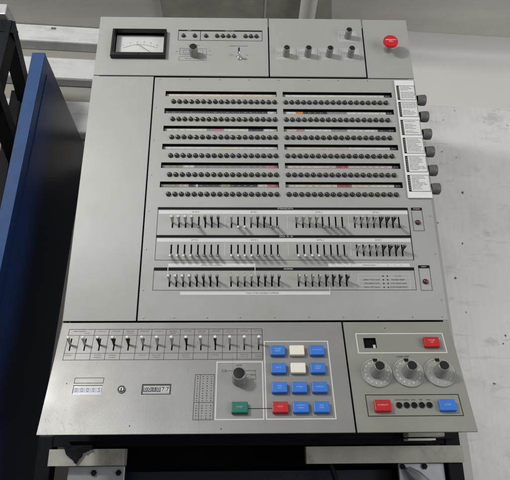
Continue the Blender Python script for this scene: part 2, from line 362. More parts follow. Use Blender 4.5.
# ---- round knobs
def knob_part(name, u, v, r, h, fn=up, rot=None, capmat=KCAP, skirt=None, label=None, bell=0):
    """knurled barrel with black inlay; cap is a sub-part"""
    mb = MB(); n = 40; vs = []; fs = []
    prof = [(r*1.08, 0), (r*1.08, h*0.12), (r*(1+bell), h*0.16), (r*(1+bell*.5), h*0.5), (r, h*0.93), (r*0.94, h*0.97), (r*0.80, h)]
    for i, (rr, hh) in enumerate(prof):
        for k in range(n):
            a = 2*math.pi*k/n; q = rr*(1 + (0.035 if (k % 2 and 2 <= i <= 4) else 0))
            vs.append((q*math.cos(a)*MM, -hh*MM, q*math.sin(a)*MM))
    for i in range(len(prof)-1):
        for k in range(n): a, b = i*n+k, i*n+(k+1)%n; fs.append((a,b,b+n,a+n))
    fs.append(tuple((len(prof)-1)*n+k for k in range(n)))
    mb.add(vs, fs, KNURL, True)
    o = mb.build(name, console, fn(u, v), rot, label)
    c = MB(); c.lathe([(r*0.86*MM, (h-0.6)*MM), (r*0.84*MM, (h+0.5)*MM), (r*0.6*MM, (h+0.9)*MM), (r*0.1*MM, (h+1.0)*MM)], 0, 0, capmat, n=28)
    c.patch(-0.6*MM, 0.6*MM, r*0.2*MM, r*0.8*MM, WHITE, (h+1.15)*MM) if skirt == 'mark' else None
    c.build('cap', o)
    return o
knob_part('rotary_knob', -133.4, 601, 9, 25)
# bat toggle
mb = MB()
mb.lathe([(6*MM, 0), (6*MM, 2.5*MM), (4.5*MM, 3.5*MM), (4*MM, 6*MM), (2.6*MM, 6.5*MM)], 0, 0, CHROME, n=18)
mb.tube([(0,-5*MM,0), (0,-12*MM,1*MM), (0,-17*MM,1.6*MM), (0,-19*MM,1.8*MM)], [1.8*MM, 2.8*MM, 3.2*MM, 1.6*MM], CHROME, 12)
mb.build('bat_switch', console, up(-33.8, 592))
# ---- margin knob panel
mb = MB()
mb.plate(34*MM, 245*MM, 543.5*MM, 705*MM, [], PAINT)
for u in (48.5, 96, 143.5, 191):
    mb.rect(u*MM, (u+42)*MM, 590*MM, 620.5*MM, 1.1*MM, PALE); mb.patch((u+2)*MM, (u+40)*MM, 592*MM, 618.5*MM, mat('washed_grey', (0.42,0.43,0.41), .55) if 'washed_grey' not in MATS else MATS['washed_grey'], 0.15*MM)
    mb.rect((u+4)*MM, (u+15)*MM, 597*MM, 609*MM, 0.5*MM, GREYP); mb.text('+6', (u+8)*MM, 603*MM, 4*MM, GREYP); mb.text('M', (u+36)*MM, 603*MM, 3*MM, GREYP)
mb.rect(190.7*MM, 231*MM, 640*MM, 669*MM, 1.1*MM, PALE); mb.patch(192.7*MM, 229*MM, 642*MM, 667*MM, MATS['washed_grey'], 0.15*MM)
mb.rect(194.5*MM, 205*MM, 648*MM, 660*MM, 0.5*MM, GREYP)
mb.build('margin_panel', console)
for u in (70.5, 118.3, 165.8, 213.2): knob_part('margin_knob', u, 601, 7.0, 25)
knob_part('margin_knob', 211, 653, 7.0, 24)
# ---- emergency panel
mb = MB(); mb.plate(248.5*MM, 349.5*MM, 541*MM, 704*MM, [], PAINT); mb.build('emergency_panel', console)
mb = MB()
mb.lathe([(9*MM, 0), (9*MM, 1.5*MM), (6*MM, 2*MM), (5.5*MM, 20*MM), (14*MM, 22.5*MM), (16.3*MM, 25*MM), (16.5*MM, 27.5*MM), (15.3*MM, 29.5*MM), (13*MM, 30*MM), (1*MM, 30.2*MM)], 0, 0, REDK, n=36,
         mats=[KNURL, KNURL, KNURL, REDK, REDK, REDK, REDK, REDK, REDK])
mb.text('EMERGENCY', 0, 1.8*MM, 4.1*MM, TIPW, 30.6*MM); mb.text('PULL', 0, -2.6*MM, 4.1*MM, TIPW, 30.6*MM)
mb.build('emergency_knob', console, up(299, 618))
# ---- blank panel
mb = MB(); mb.plate(-349*MM, -218.5*MM, 2*MM, 540*MM, [], PAINT); mb.build('blank_panel', console)
# ---- display and switch panel
G = {'a': [-161.3+12.65*k for k in range(8)], 'b': [-47.3+12.65*k for k in range(8)], 'c': [78.6+12.85*k for k in range(8)], 'd': [192.8+12.45*k for k in range(8)]}
ROWS = [('abcd', 208, 184), ('abcd', 149.5, 125.5), ('abc', 89.5, 65.5)]
holes = []
SLOT_TOP = [502.6 - 43.6*k for k in range(6)]
for t in SLOT_TOP:
    holes.append((-190.5*MM, 47*MM, (t-13)*MM, t*MM, 4*MM)); holes.append((60*MM, 296*MM, (t-13)*MM, t*MM, 4*MM))
mb = MB()
P = MB()
# the holes that show the rollers have no bottom of their own
class _P: pass
def plate_open(mb, x0, x1, z0, z1, opens, closed, mt):
    mb.plate(x0, x1, z0, z1, opens + closed, mt, inner=BLACK)
mb.plate(-215.3*MM, 349.5*MM, 2*MM, 538*MM, [(h[0], h[1], h[2], h[3], 19*MM) for h in holes] +
         [((u-1.5)*MM, (u+1.5)*MM, b*MM, a*MM, 5*MM) for g, a, b in ROWS for q in g for u in G[q]], PAINT, inner=BLACK)
screw_heads(mb, [(u, 533) for u in (-205, -140, -75, -12, 52, 118, 182, 246)] + [(u, 7.5) for u in (-205, -150, -90, -30, 32, 95, 158, 222, 285, 340)] + [(-209, v) for v in (60, 140, 220, 300, 380, 460)] + [(343, v) for v in (40, 130, 210)])
# lettered boxes round the lever switches
def band(u0, u1, v1, v0): mb.patch(u0*MM, u1*MM, v0*MM, v1*MM, BLACK, 0.3*MM)
def frame(u0, u1, v0, v1, w=0.9): mb.rect(u0*MM, u1*MM, v0*MM, v1*MM, w*MM, FINEBLACK)
band(-191.5, 300.5, 228, 222.7); mb.patch(-189*MM, 299.5*MM, 213.5*MM, 221*MM, WHITE)
mb.line(-191*MM, 222.7*MM, -191*MM, 169*MM, 0.9*MM, FINEBLACK); mb.line(300*MM, 222.7*MM, 300*MM, 118.5*MM, 1.6*MM, BLACK)
band(-191.5, 299.2, 169, 163.5); mb.patch(-189*MM, 298*MM, 155*MM, 162*MM, WHITE)
mb.line(-191*MM, 163.5*MM, -191*MM, 118*MM, 0.9*MM, FINEBLACK); mb.line(-191.5*MM, 118*MM, 300.8*MM, 118*MM, 0.9*MM, FINEBLACK)
for (a, b) in ((-165.5, -2), (136, 291)): mb.patch(a*MM, b*MM, 104.5*MM, 111*MM, WHITE)
band(-191.8, 298.5, 103.3, 97); mb.line(-191.5*MM, 97*MM, -191.5*MM, 59*MM, 0.9*MM, FINEBLACK); mb.line(298*MM, 97*MM, 298*MM, 59*MM, 0.9*MM, FINEBLACK)
mb.line(-192*MM, 59*MM, 298.4*MM, 59*MM, 0.9*MM, FINEBLACK)
mb.line(-165.5*MM, 104*MM, -165.5*MM, 88*MM, 1.2*MM, WHITE, 0.4*MM); mb.line(-2.5*MM, 104*MM, -2.5*MM, 88*MM, 1.2*MM, WHITE, 0.4*MM)
mb.patch(-141*MM, 136*MM, 50*MM, 56*MM, WHITE); mb.line(136*MM, 50.2*MM, 136*MM, 66*MM, 1.2*MM, WHITE, 0.4*MM)
for v in (180, 125):
    for u in (-60, 61, 181): mb.line(u*MM, (v+2)*MM, u*MM, (v+28)*MM, 1.0*MM, PALE)
for r, (g, a, b) in enumerate(ROWS):
    for gi, q in enumerate(g):
        cx = (G[q][3] + G[q][4])/2
        if r < 2: mb.text('BYTE %d' % (gi + 4*r), cx*MM, (217.4 if r == 0 else 158.6)*MM, 4.4*MM, BLACK)
        for k, u in enumerate(G[q]): mb.text(str(k), u*MM, (a+2.4)*MM, 2.4*MM, FINEBLACK)
mb.text('STORAGE DATA', 58*MM, 225.4*MM, 4.2*MM, WHITE, 0.45*MM); mb.text('DATA  32 - 63', 58*MM, 166.3*MM, 4.2*MM, WHITE, 0.45*MM); mb.text('ADDRESS', 60*MM, 100.2*MM, 4.2*MM, WHITE, 0.45*MM)
mb.text('MAIN STORE ADDRESS COMPARE', 11*MM, 53*MM, 4.0*MM, BLACK); mb.text('INSTRUCTION ADDRESS', -84*MM, 107.6*MM, 3.6*MM, BLACK)
mb.text('STORAGE SELECT', 214*MM, 107.6*MM, 3.4*MM, BLACK)
for u in (150, 165, 180, 250, 262, 275): mb.text('%d' % random.randint(0, 7), u*MM, 107.6*MM, 3.2*MM, BLACK)
# small right-hand boxes
for (v1, t) in ((228, 'STORAGE'), (107.5, 'PARITY')):
    band(306.5, 328.5, v1, v1-6); frame(307, 328, v1-49.5, v1-5.5); mb.text(t, 317.5*MM, (v1-3.1)*MM, 3.0*MM, WHITE, 0.45*MM)
# legend block beside the third row
mb.rect(191*MM, 288*MM, 60.5*MM, 89.5*MM, 0.8*MM, PALE)
for k in range(1, 4): mb.line(191*MM, (60.5+7.25*k)*MM, 288*MM, (60.5+7.25*k)*MM, 0.7*MM, PALE)
for k in range(4):
    v = 64.2 + 7.25*k
    squiggle(mb, 216, v, 34 if k < 3 else 0.5, FINEBLACK, 1.5); squiggle(mb, 266, v, 34 if k < 3 else 14, FINEBLACK, 1.5)
    for u in (238, 246): mb.patch((u-1.3)*MM, (u+1.3)*MM, (v-1.3)*MM, (v+1.3)*MM, FINEBLACK, 0.3*MM)
panel = mb.build('display_panel', console)
# ---- roller legends behind the twelve slots
LEG = [
 [('legend_cream', 1.0)], [('legend_white',.12),('legend_orange',.10),('legend_dark',.30),('legend_grey',.16),('legend_white',.32)] ,
]
rows_l = [[('legend_cream',1)], [('legend_dark',.92),('legend_white',.08)], [('legend_white',.36),('legend_grey',.06),('legend_pink',.10),('legend_white',.22),('legend_dark',.14),('legend_white',.12)],
          [('legend_white',.5),('legend_cream',.1),('legend_white',.4)], [('legend_olive',.16),('legend_white',.10),('legend_grey',.24),('legend_olive',.08),('legend_grey',.32),('legend_pink',.10)],
          [('legend_olive',.14),('legend_rose',.08),('legend_dark',.06),('legend_white',.02),('legend_dark',.20),('legend_olive',.08),('legend_dark',.24),('legend_white',.08),('legend_pink',.10)]]
rows_r = [[('legend_white',1)], [('legend_white',.10),('legend_orange',.07),('legend_dark',.24),('legend_grey',.20),('legend_white',.39)], [('legend_rose',.10),('legend_pink',.08),('legend_white',.26),('legend_grey',.16),('legend_white',.30),('legend_dark',.10)],
          [('legend_rose',.6),('legend_white',.4)], [('legend_cream',.30),('legend_rose',.16),('legend_red',.12),('legend_rose',.42)], [('legend_cream',.46),('legend_red',.14),('legend_cream',.20),('legend_white',.20)]]
for r, t in enumerate(SLOT_TOP):
    for side, (a, b, spec) in enumerate(((-189.5, 46, rows_l[r]), (61, 295, rows_r[r]))):
        mb = MB(); u = a + 5
        if side: b -= 14
        zc = t - 3.5; R_ = 10.0
        n = 10
        def strip(u0, u1, mt, extra=0.0, a0=80, a1=150):
            vs = []; fs = []
            for k in range(n+1):
                an = math.radians(a0 + (a1-a0)*k/n)
                y, z = 17.5 - (R_+extra)*math.sin(an), zc + (R_+extra)*math.cos(an)
                vs += [(u0*MM, y*MM, z*MM), (u1*MM, y*MM, z*MM)]
            for k in range(n): fs.append((2*k, 2*k+1, 2*k+3, 2*k+2))
            mb.add(vs, fs, mt, True)
        tot = b - u
        for (c, fr) in spec:
            u1 = u + tot*fr; strip(u, u1, COLLEG[c])
            u = u1
        strip(a+5, b, COLLEG['legend_grey'], .2, 111, 117)
        strip(a, a+5, COLLEG['legend_grey'])
        if side:
            strip(b, b+14, COLLEG['legend_dark'], .5)
            for q in (4, 9): strip(b+q, b+q+2.2, COLLEG['legend_grey'], .9, 90, 102)
        for k in range(18):
            ul = (-172 + 12.62*k) if side == 0 else (66 + 12.62*k)
            if ul > b - 3: continue
            f = (ul - a - 5)/tot; acc = 0; cc = spec[-1][0]
            for c, fr in spec:
                acc += fr
                if f < acc: cc = c; break
            dense = r in (1, 2, 4, 5)
            if not dense and random.random() < .5: continue
            tok = ('P' if k % 9 == 0 else str(9*(k//9) + k % 9 - 1 - (k//9))) if not dense or random.random() < .4 else random.choice(WORDS)[:5]
            mb.text(tok, ul*MM, (zc - 1.6)*MM, (2.5 if len(tok) < 4 else 2.1)*MM, COLLEG['legend_white'] if cc in ('legend_dark', 'legend_red') else COLLEG['legend_dark'], -7.1*MM)
        mb.build('legend_roller', console)
# ---- indicator lamps: 18 per row, twelve rows
def lamp_mesh(r=5.0, h=6.0, m_=None):
    l = MB(); m_ = m_ or LENS
    l.lathe([(r*1.04*MM, 0), (r*1.04*MM, 1.0*MM), (r*0.9*MM, 1.2*MM), (r*0.86*MM, h*.55*MM), (r*0.66*MM, h*.86*MM), (r*0.34*MM, h*.98*MM), (r*0.05*MM, h*MM)], 0, 0, m_, n=20,
            mats=[BLKPL, BLKPL, m_, m_, m_, m_])
    return l
L0 = lamp_mesh().build('indicator_lamp', console, up(-171.5, 500))
lampd = L0.data
spots = []
for r in range(5, -1, -1):
    for side in (0, 1):
        for k in range(18):
            u = (-172 + 12.62*k if side == 0 else 66 + 12.62*k) - (-0.4 if side else 0.6)*0.5
            spots.append((u, 475 - 43.75*r))
first = True; stuff = MB()
for i, (u, v) in enumerate(spots):
    if i < 100:
        if first: L0.location = Vector(up(u, v)) - console.location; first = False
        else: copy(L0, console, up(u, v), (random.uniform(-.09,.09), random.uniform(0,6.28), random.uniform(-.09,.09)), sub=False)
    else:
        me = lampd; b = len(stuff.v)
        tx, tz = random.uniform(-.09,.09), random.uniform(-.09,.09); stuff.v += [(q.co.x - tx*q.co.y + u*MM, q.co.y, q.co.z - tz*q.co.y + v*MM) for q in me.vertices]
        for p in me.polygons:
            stuff.f.append([b + j for j in p.vertices]); stuff.mi.append(stuff.m(me.materials[p.material_index])); stuff.sm.append(True)
so = stuff.build('indicator_lamps', console); so['kind'] = 'stuff'
SL0 = lamp_mesh(4.6, 6).build('status_lamp', console, up(-158.3, 652))
for u in (-133.2, -108, -83.2, -70.2, -57.7, -45.2, -19.4, -7.2, 5.2): copy(SL0, console, up(u, 652), sub=False)
J0 = lamp_mesh(5.2, 5, BROWNJ).build('jewel_lamp', console, up(317, 196)); copy(J0, console, up(317.2, 75), sub=False)
# ---- lever switches
def lever_mesh(down, mt, tipm, wide, h=22.0, s=1.0):
    """lever leaving the slot; local frame: slot centre, +z along the slot, out = -y"""
    l = MB()
    if down: z0, z1, h = -6.5, -16.5, 16.0
    else: z0, z1 = -1.0, 2.6
    if down is None: z0, z1, h = -1, 2.6, 21
    w0, w1, t = 1.4, (2.7 if wide else 2.5), 1.3
    P0, P1 = Vector((0, 3*MM, z0*MM)), Vector((0, -h*MM, z1*MM)); d = (P1-P0).normalized(); n = Vector((0, -d.z, d.y))
    X = Vector((1, 0, 0)); vs = []
    for f, w in ((0, w0), (.55, w0*1.25), (.85, w1), (1, w1*.9)):
        c = P0.lerp(P1, f); tt = t*(0.8 + .5*f)
        vs += [c + X*w*MM + n*tt*MM, c - X*w*MM + n*tt*MM, c - X*w*MM - n*tt*MM, c + X*w*MM - n*tt*MM]
    fs = [(4*k+j, 4*k+(j+1) % 4, 4*k+4+(j+1) % 4, 4*k+4+j) for k in range(3) for j in range(4)] + [(0,3,2,1), (12,13,14,15)]
    l.add(vs, fs, mt)
    if wide and tipm is not TIPW: tipm = KNURL
    # rounded tip
    r = (2.5 if tipm is not TIPW else (2.9 if down is None else 2.3))*MM; N = 10; vs = []; fs = []
    for i in range(5):
        a = math.pi/2*i/4
        for k in range(N):
            b = 2*math.pi*k/N; vs.append(P1 + d*(r*math.sin(a) - .4*MM) + (X*math.cos(b) + n*math.sin(b))*r*max(math.cos(a), .05))
    for i in range(4):
        for k in range(N): a, b = i*N+k, i*N+(k+1)%N; fs.append((a,b,b+N,a+N))
    fs.append(tuple(range(N))); fs.append(tuple(4*N+k for k in reversed(range(N))))
    l.add(vs, fs, tipm, True)
    return l
_lev = {}
def lever(fn, rot, u, c, down, kind):
    key = (down, kind)
    if key not in _lev:
        mt = SILVER if kind in ('s', 'w') else BLKPL
        tip = TIPW if kind in ('w', 'W') else (SILVER if kind == 's' else BLKPL)
        _lev[key] = lever_mesh(down, mt, tip, kind in ('k', 'W')).build('lever_switch', console, fn(u, c), rot or (0,0,0))
    else: copy(_lev[key], console, fn(u, c), rot or (0,0,0), sub=False)
ST = [{'a': 'UUUUDUUU', 'b': 'UDDUUUDD', 'c': 'UUUUDDDD', 'd': 'UUUUUUUD'}, {'a': 'DDDDDDDD', 'b': 'DDDDDDDD', 'c': 'DDDDDDDD', 'd': 'UUUUUUUU'}, {q: 'UUUUUUUU' for q in 'abc'}]
for r, (g, a, b) in enumerate(ROWS):
    for q in g:
        for k, u in enumerate(G[q]):
            dn = ST[r][q][k] == 'D'
            kind = ('w' if (dn or q == 'a') else 's') if k < 4 else ('k' if not (r == 0 and q == 'a' and k in (5, 6)) else 'k')
            lever(up, None, u, (a+b)/2, dn, kind)
# ---- label card plate with six cards and the roller thumb wheels
mb = MB()
mb.add([(304*MM,-1*MM,532*MM),(346*MM,-1*MM,532*MM),(352*MM,-1*MM,248*MM),(303*MM,-1*MM,248*MM)] + [(304*MM,-4*MM,532*MM),(346*MM,-4*MM,532*MM),(352*MM,-4*MM,248*MM),(303*MM,-4*MM,248*MM)],
       [(4,5,6,7),(0,1,5,4),(1,2,6,5),(2,3,7,6),(3,0,4,7)], PAPER)
plate = mb.build('card_plate', console)
for k, t in enumerate((517.5, 475, 430, 386, 342.5, 298.5)):
    mb = MB(); x0 = 307.2 - .1*k; x1 = 345.5 + k*0.9; hgt = 36.5; z1 = t; z0 = t - hgt
    mb.patch(x0*MM, x1*MM, z0*MM, z1*MM, PAPER2, 4.3*MM)
    mb.rect(x0*MM, x1*MM, z0*MM, z1*MM, 0.8*MM, FINEBLACK, 4.5*MM); mb.patch(x0*MM, (x0+4.6)*MM, (z0+.5)*MM, (z1-.5)*MM, BLACK, 4.55*MM)
    for j in range(8): mb.patch((x0+1.3)*MM, (x0+3.2)*MM, (z1-4-4*j-1)*MM, (z1-4-4*j+.3)*MM, PALE, 4.7*MM)
    z = z1 - 4
    while z > z0 + 3:
        if random.random() < .85:
            end = random.choice((14, 22, 26, 28)); st = random.choice(WORDS)
            while len(st) < end*.66: st += ' ' + random.choice(WORDS)
            mb.text(st, (x0+7.5)*MM, z*MM, 2.45*MM, BLACK, 4.6*MM, 'LEFT')
        z -= 3.4
    mb.build('label_card', plate)
WHEEL = mat('thumb_wheel_plastic', (0.095, 0.098, 0.098), 0.5, noise=0.2, nscale=200)
for k, v in enumerate((484, 442, 398.5, 356, 312, 270)):
    mb = MB(); n = 36; vs = []; fs = []
    prof = [(10.2, 3), (10.9, 5), (11.0, 9), (11.2, 10.5), (11.2, 20), (10.6, 21.2), (6, 21.5)]
    for i, (rr, hh) in enumerate(prof):
        for j in range(n):
            a = 2*math.pi*j/n; q = rr*(1 + (0.05 if j % 2 and 2 < i < 5 else 0)); vs.append((hh*MM, q*math.cos(a)*MM, q*math.sin(a)*MM))
    for i in range(len(prof)-1):
        for j in range(n): a, b = i*n+j, i*n+(j+1)%n; fs.append((a,b,b+n,a+n))
    fs.append(tuple((len(prof)-1)*n+j for j in range(n)))
    mb.add(vs, fs, WHEEL, True); mb.build('thumb_wheel', console, ((347.5+.5*k)*MM, 4*MM, (v+2)*MM))

# ---- lower panels (leaning out)
def V(s_): return -s_*MM
mb = MB()
TS = [-326 + 25.25*k for k in range(14)]
mb.plate(-348*MM, 153*MM, V(203), V(2), [((u-1.2)*MM, (u+1.2)*MM, V(57.5), V(33.5), 5*MM) for u in TS] +
         [(-306*MM, -258*MM, V(137), V(121), 4*MM), (-191.5*MM, -146*MM, V(136.5), V(121), 4*MM)], WORN, inner=BLACK)
mb.rect(-333.5*MM, 9*MM, V(75), V(15.3), 0.8*MM, FINEBLACK); mb.line(-333.5*MM, V(27.4), 9*MM, V(27.4), .6*MM, FINEBLACK); mb.line(-333.5*MM, V(62.6), 9*MM, V(62.6), .6*MM, FINEBLACK)
for k in range(13):
    u = TS[k] + 12.6; mb.line(u*MM, V(27.4), u*MM, V(75), .6*MM, FINEBLACK, .3*MM)
    if k: mb.line(u*MM, V(15.3), u*MM, V(27.4), .6*MM, FINEBLACK, .3*MM)
for k, u in enumerate(TS):
    if k not in (0,): squiggle(mb, u if k > 1 else -314, -19.5, 15 if k > 1 else 26, FINEBLACK, 1.0)
    if k in (1, 4, 7, 9, 11): squiggle(mb, u, -23.5, 12, GREYP, 1.0)
    if k in (0, 2, 3, 5, 6, 8, 10, 12, 13): squiggle(mb, u, -66.5, 14, GREYP, 1.0)
    if k in (2, 3, 6, 8, 12, 13): squiggle(mb, u, -70.5, 13, GREYP, 1.0)
mb.rect(-306*MM, -258*MM, V(117.3), V(108), .8*MM, FINEBLACK)
mb.rect(-307*MM, -257*MM, V(138), V(120), 1.0*MM, KNURL); mb.rect(-192.3*MM, -145.2*MM, V(137.3), V(120.2), 1.0*MM, BLACK)
# look-up table print
mb.rect(-105.5*MM, -73.5*MM, V(181), V(103), .8*MM, FINEBLACK); mb.line(-97*MM, V(103), -97*MM, V(181), .7*MM, FINEBLACK); mb.line(-105.5*MM, V(152), -73.5*MM, V(152), .7*MM, FINEBLACK)
for i in range(4):
    for j in range(18):
        u = (-101.3, -92, -85, -78)[i]; s_ = 106.5 + 4.25*j
        if abs(s_-152) < 1.4: continue
        mb.patch((u-1.0)*MM, (u+1.0)*MM, V(s_+.7), V(s_-.7), FINEBLACK if random.random() < .5 else GREYP, .3*MM)
mb.rect(-69.8*MM, 8*MM, V(180.8), V(80.2), 1.8*MM, WHITE); mb.rect(12.3*MM, 124.2*MM, V(180.8), V(41), 1.8*MM, WHITE)
mb.line(-17*MM, V(163), 22*MM, V(163), 1.0*MM, BLACK, .45*MM)
mb.text('RATE', -32*MM, V(86.5), 4.0*MM, FINEBLACK); mb.line(-56*MM, V(96.5), -15*MM, V(96.5), .6*MM, FINEBLACK)
mb.rect(-61*MM, -54.5*MM, V(98.5), V(94.5), .5*MM, FINEBLACK); mb.text('PROCESS', -10*MM, V(96.5), 2.8*MM, FINEBLACK); mb.line(-22*MM, V(103), -5*MM, V(103), .6*MM, GREYP)
mb.line(-22*MM, V(103), -5*MM, V(112), .5*MM, GREYP); mb.text('SINGLE', -9*MM, V(104.5), 2.8*MM, FINEBLACK); mb.text('STEP', -9*MM, V(112.5), 2.8*MM, FINEBLACK); mb.line(-4*MM, V(95), -4*MM, V(114), .5*MM, FINEBLACK)
# scuff scratches near the lower left corner
for _ in range(9):
    u, s_ = random.uniform(-342, -300), random.uniform(150, 196); l = random.uniform(3, 13); a = random.uniform(.5, 1.2)
    mb.line(u*MM, V(s_), (u + l*math.cos(a))*MM, V(s_ + l*math.sin(a)), .25*MM, GREYP, .1*MM)
for (u, s_) in ((-318, 118), (-60, 196), (-205, 190)): mb.patch((u-.8)*MM, (u+.8)*MM, V(s_+.8), V(s_-.8), BLACK)
mb.build('operator_panel', console, (0,0,0), LR)
LTYPE = 'wwkkkwwwkwkwww'
for k, u in enumerate(TS):
    kind = {'w': 'w', 'k': 'W'}[LTYPE[k]]
    lever(lo, LR, u, 45.5, None, kind)
# counters
def counter(u, s_, w, hgt, digits, ground, ink, last=0):
    mb = MB(); mb.box(-w/2*MM, w/2*MM, 1.2*MM, 3.5*MM, -hgt/2*MM, hgt/2*MM, KNURL)
    o = mb.build('hour_counter', console, lo(u, s_), LR)
    n = len(digits); dw = w/n
    for k, ch in enumerate(digits):
        d = MB(); g, i_ = (ground, ink) if k < n - last else (PALE, BLACK)
        N = 8; vs = []; fs = []
        for j in range(N+1):
            a = math.pi*(.12 + .76*j/N); y, z = 3.2 - 2.6*math.sin(a), (hgt/2 - 1)*math.cos(a)
            vs += [((-w/2+dw*k+.5)*MM, y*MM, z*MM), ((-w/2+dw*(k+1)-.5)*MM, y*MM, z*MM)]
        for j in range(N): fs.append((2*j, 2*j+1, 2*j+3, 2*j+2))
        d.add(vs, fs, g, True); d.text(ch, (-w/2+dw*(k+.5))*MM, 0, 9.5*MM, i_, -.4*MM)
        d.build('digit_wheel', o)
BLUISH = mat('bluish_counter_ground', (0.50, 0.53, 0.68), .4); BLUEINK = mat('blue_counter_ink', (0.12, 0.13, 0.25), .4); DKW = mat('dark_counter_wheel', (0.05, 0.055, 0.07), .4)
counter(-282, 129, 47, 15, '00005', BLUISH, BLUEINK); counter(-168.8, 128.8, 44, 14.5, '001077', DKW, PALE, 2)
mb = MB()
mb.lathe([(6.6*MM,0),(6.6*MM,1.8*MM),(5.4*MM,2.2*MM),(5.2*MM,1.4*MM),(3.8*MM,1.4*MM),(3.6*MM,2.4*MM),(.5*MM,2.4*MM)], 0, 0, CHROME, n=28, mats=[BLKPL,CHROME,CHROME,BLKPL,CHROME,CHROME])
mb.patch(-.9*MM, .9*MM, -3.4*MM, 2.2*MM, BLACK, 2.7*MM); mb.build('key_lock', console, lo(-226, 129), LR)
# push buttons
def button(u, s_, mt, txt, w=25.5, hgt=18.3, h=8.5, ink=None, label=None, size=3.1):
    mb = MB(); mb.box(-(w/2-.6)*MM, (w/2-.6)*MM, -3*MM, 1*MM, -(hgt/2-.4)*MM, (hgt/2-.4)*MM, BLKPL)
    mb.box(-w/2*MM, w/2*MM, -h*MM, -2*MM, -hgt/2*MM, hgt/2*MM, mt, bev=1.1*MM)
    for i, t in enumerate(txt):
        mb.text(t, 0, ((len(txt)-1)*2.0 - i*4.0)*MM, size*MM, ink or PALE, (h+.25)*MM)
    return mb.build('push_button', console, lo(u, s_), LR, label)
WASH = mat('pale_blue_print', (0.36, 0.50, 0.80), .5); WASHR = mat('pale_red_print', (0.85, 0.36, 0.33), .5); WASHG = mat('pale_green_print', (0.25, 0.5, 0.42), .5)
CO, RO = (35.0, 68.2, 101.8), (61.8, 95.0, 129.6, 163.5)
grid = [[(BLUEB, ['SYSTEM', 'RESET'], WASH, None), (CREAMB, [], None, 'blank cream push button in the top row'), (BLUEB, ['PSW RESTART'], WASH, None)],
        [(BLUEB, ['SET IC'], WASH, None), (CREAMB, [], None, 'blank cream push button in the second row'), (BLUEB, ['CHECK', 'RESET'], WASH, None)],
        [(BLUEB, ['LOG', 'OUT'], WASH, None), (BLUEB, ['STORE'], WASH, None), (BLUEB, ['DISPLAY'], WASH, None)],
        [(REDB, ['STOP'], WASHR, 'red stop button'), (BLUEB, ['INTERRUPT', 'ENABLE'], WASH, None), (BLUEB, ['ROS', 'STEP'], WASH, None)]]
for r in range(4):
    for c in range(3):
        m_, t, ink, lb = grid[r][c]; button(CO[c] + (1.2 if r == 0 and c == 2 else 0), RO[r], m_, t, ink=ink, label=lb, size=3.4 if max([len(x) for x in t] or [0]) < 9 else 2.7)
button(-30.8, 163.5, GREENB, ['START'], ink=WASHG, w=26.5, label='green start button', size=3.6)
knob_part('rotary_knob', -32, 113, 11.2, 26, lo, LR)
# ---- right lower panel
mb = MB()
mb.plate(156.2*MM, 349*MM, V(203), V(2), [(188.3*MM, 210.5*MM, V(54.6), V(34.5), 14*MM)], MATS.get('x') or mat('worn_grey_green_panel', (0.265, 0.27, 0.24), 0.42, metal=0.2, noise=0.06, nscale=12, bump=0.12, bscale=700, rvar=0.07), inner=BLACK)
mb.rect(176.3*MM, 332*MM, V(64), V(26), 1.8*MM, WHITE); mb.rect(177.3*MM, 332.3*MM, V(177), V(141), 1.2*MM, BLACK)
mb.text('LOAD UNIT', 253*MM, V(71.5), 4.2*MM, BLACK)
for k, t in enumerate(('SYSTEM', 'MANUAL', 'WAIT', 'TEST', 'LOAD')): mb.text(t, (230.3+12.5*k)*MM, V(150), 2.9*MM, BLACK)
mb.patch(205*MM, 209.5*MM, V(54.4), V(46), WHITE, -4*MM); mb.patch(229.5*MM, 231*MM, V(15.7), V(14), BLACK)
mb.build('load_panel', console, (0,0,0), LR)
button(306.8, 46.3, REDB, ['POWER', 'OFF'], w=27, hgt=18.5, ink=WASHR, label='red button in the white outlined box', size=3.6)
button(201.6, 161.8, REDB, ['INTERRUPT'], w=27, hgt=19, ink=WASHR, label='red button in the black outlined box', size=3.4)
button(308.0, 161.6, BLUEB, ['LOAD'], w=27, hgt=19, ink=WASH, label='blue load button', size=3.8)
HL = MB(); HL.lathe([(5.2*MM,0),(5.2*MM,1.4*MM),(4.2*MM,1.7*MM),(3.9*MM,1.0*MM),(2.0*MM,2.6*MM),(.3*MM,3*MM)], 0, 0, BLKPL, n=22, mats=[BLKPL,BLKPL,BLKPL,BLACK,BLACK])
h0 = HL.build('system_lamp', console, lo(230.2, 159.3), LR)
for k in range(1, 5): copy(h0, console, lo(230.2+12.5*k, 159.3), LR, sub=False)
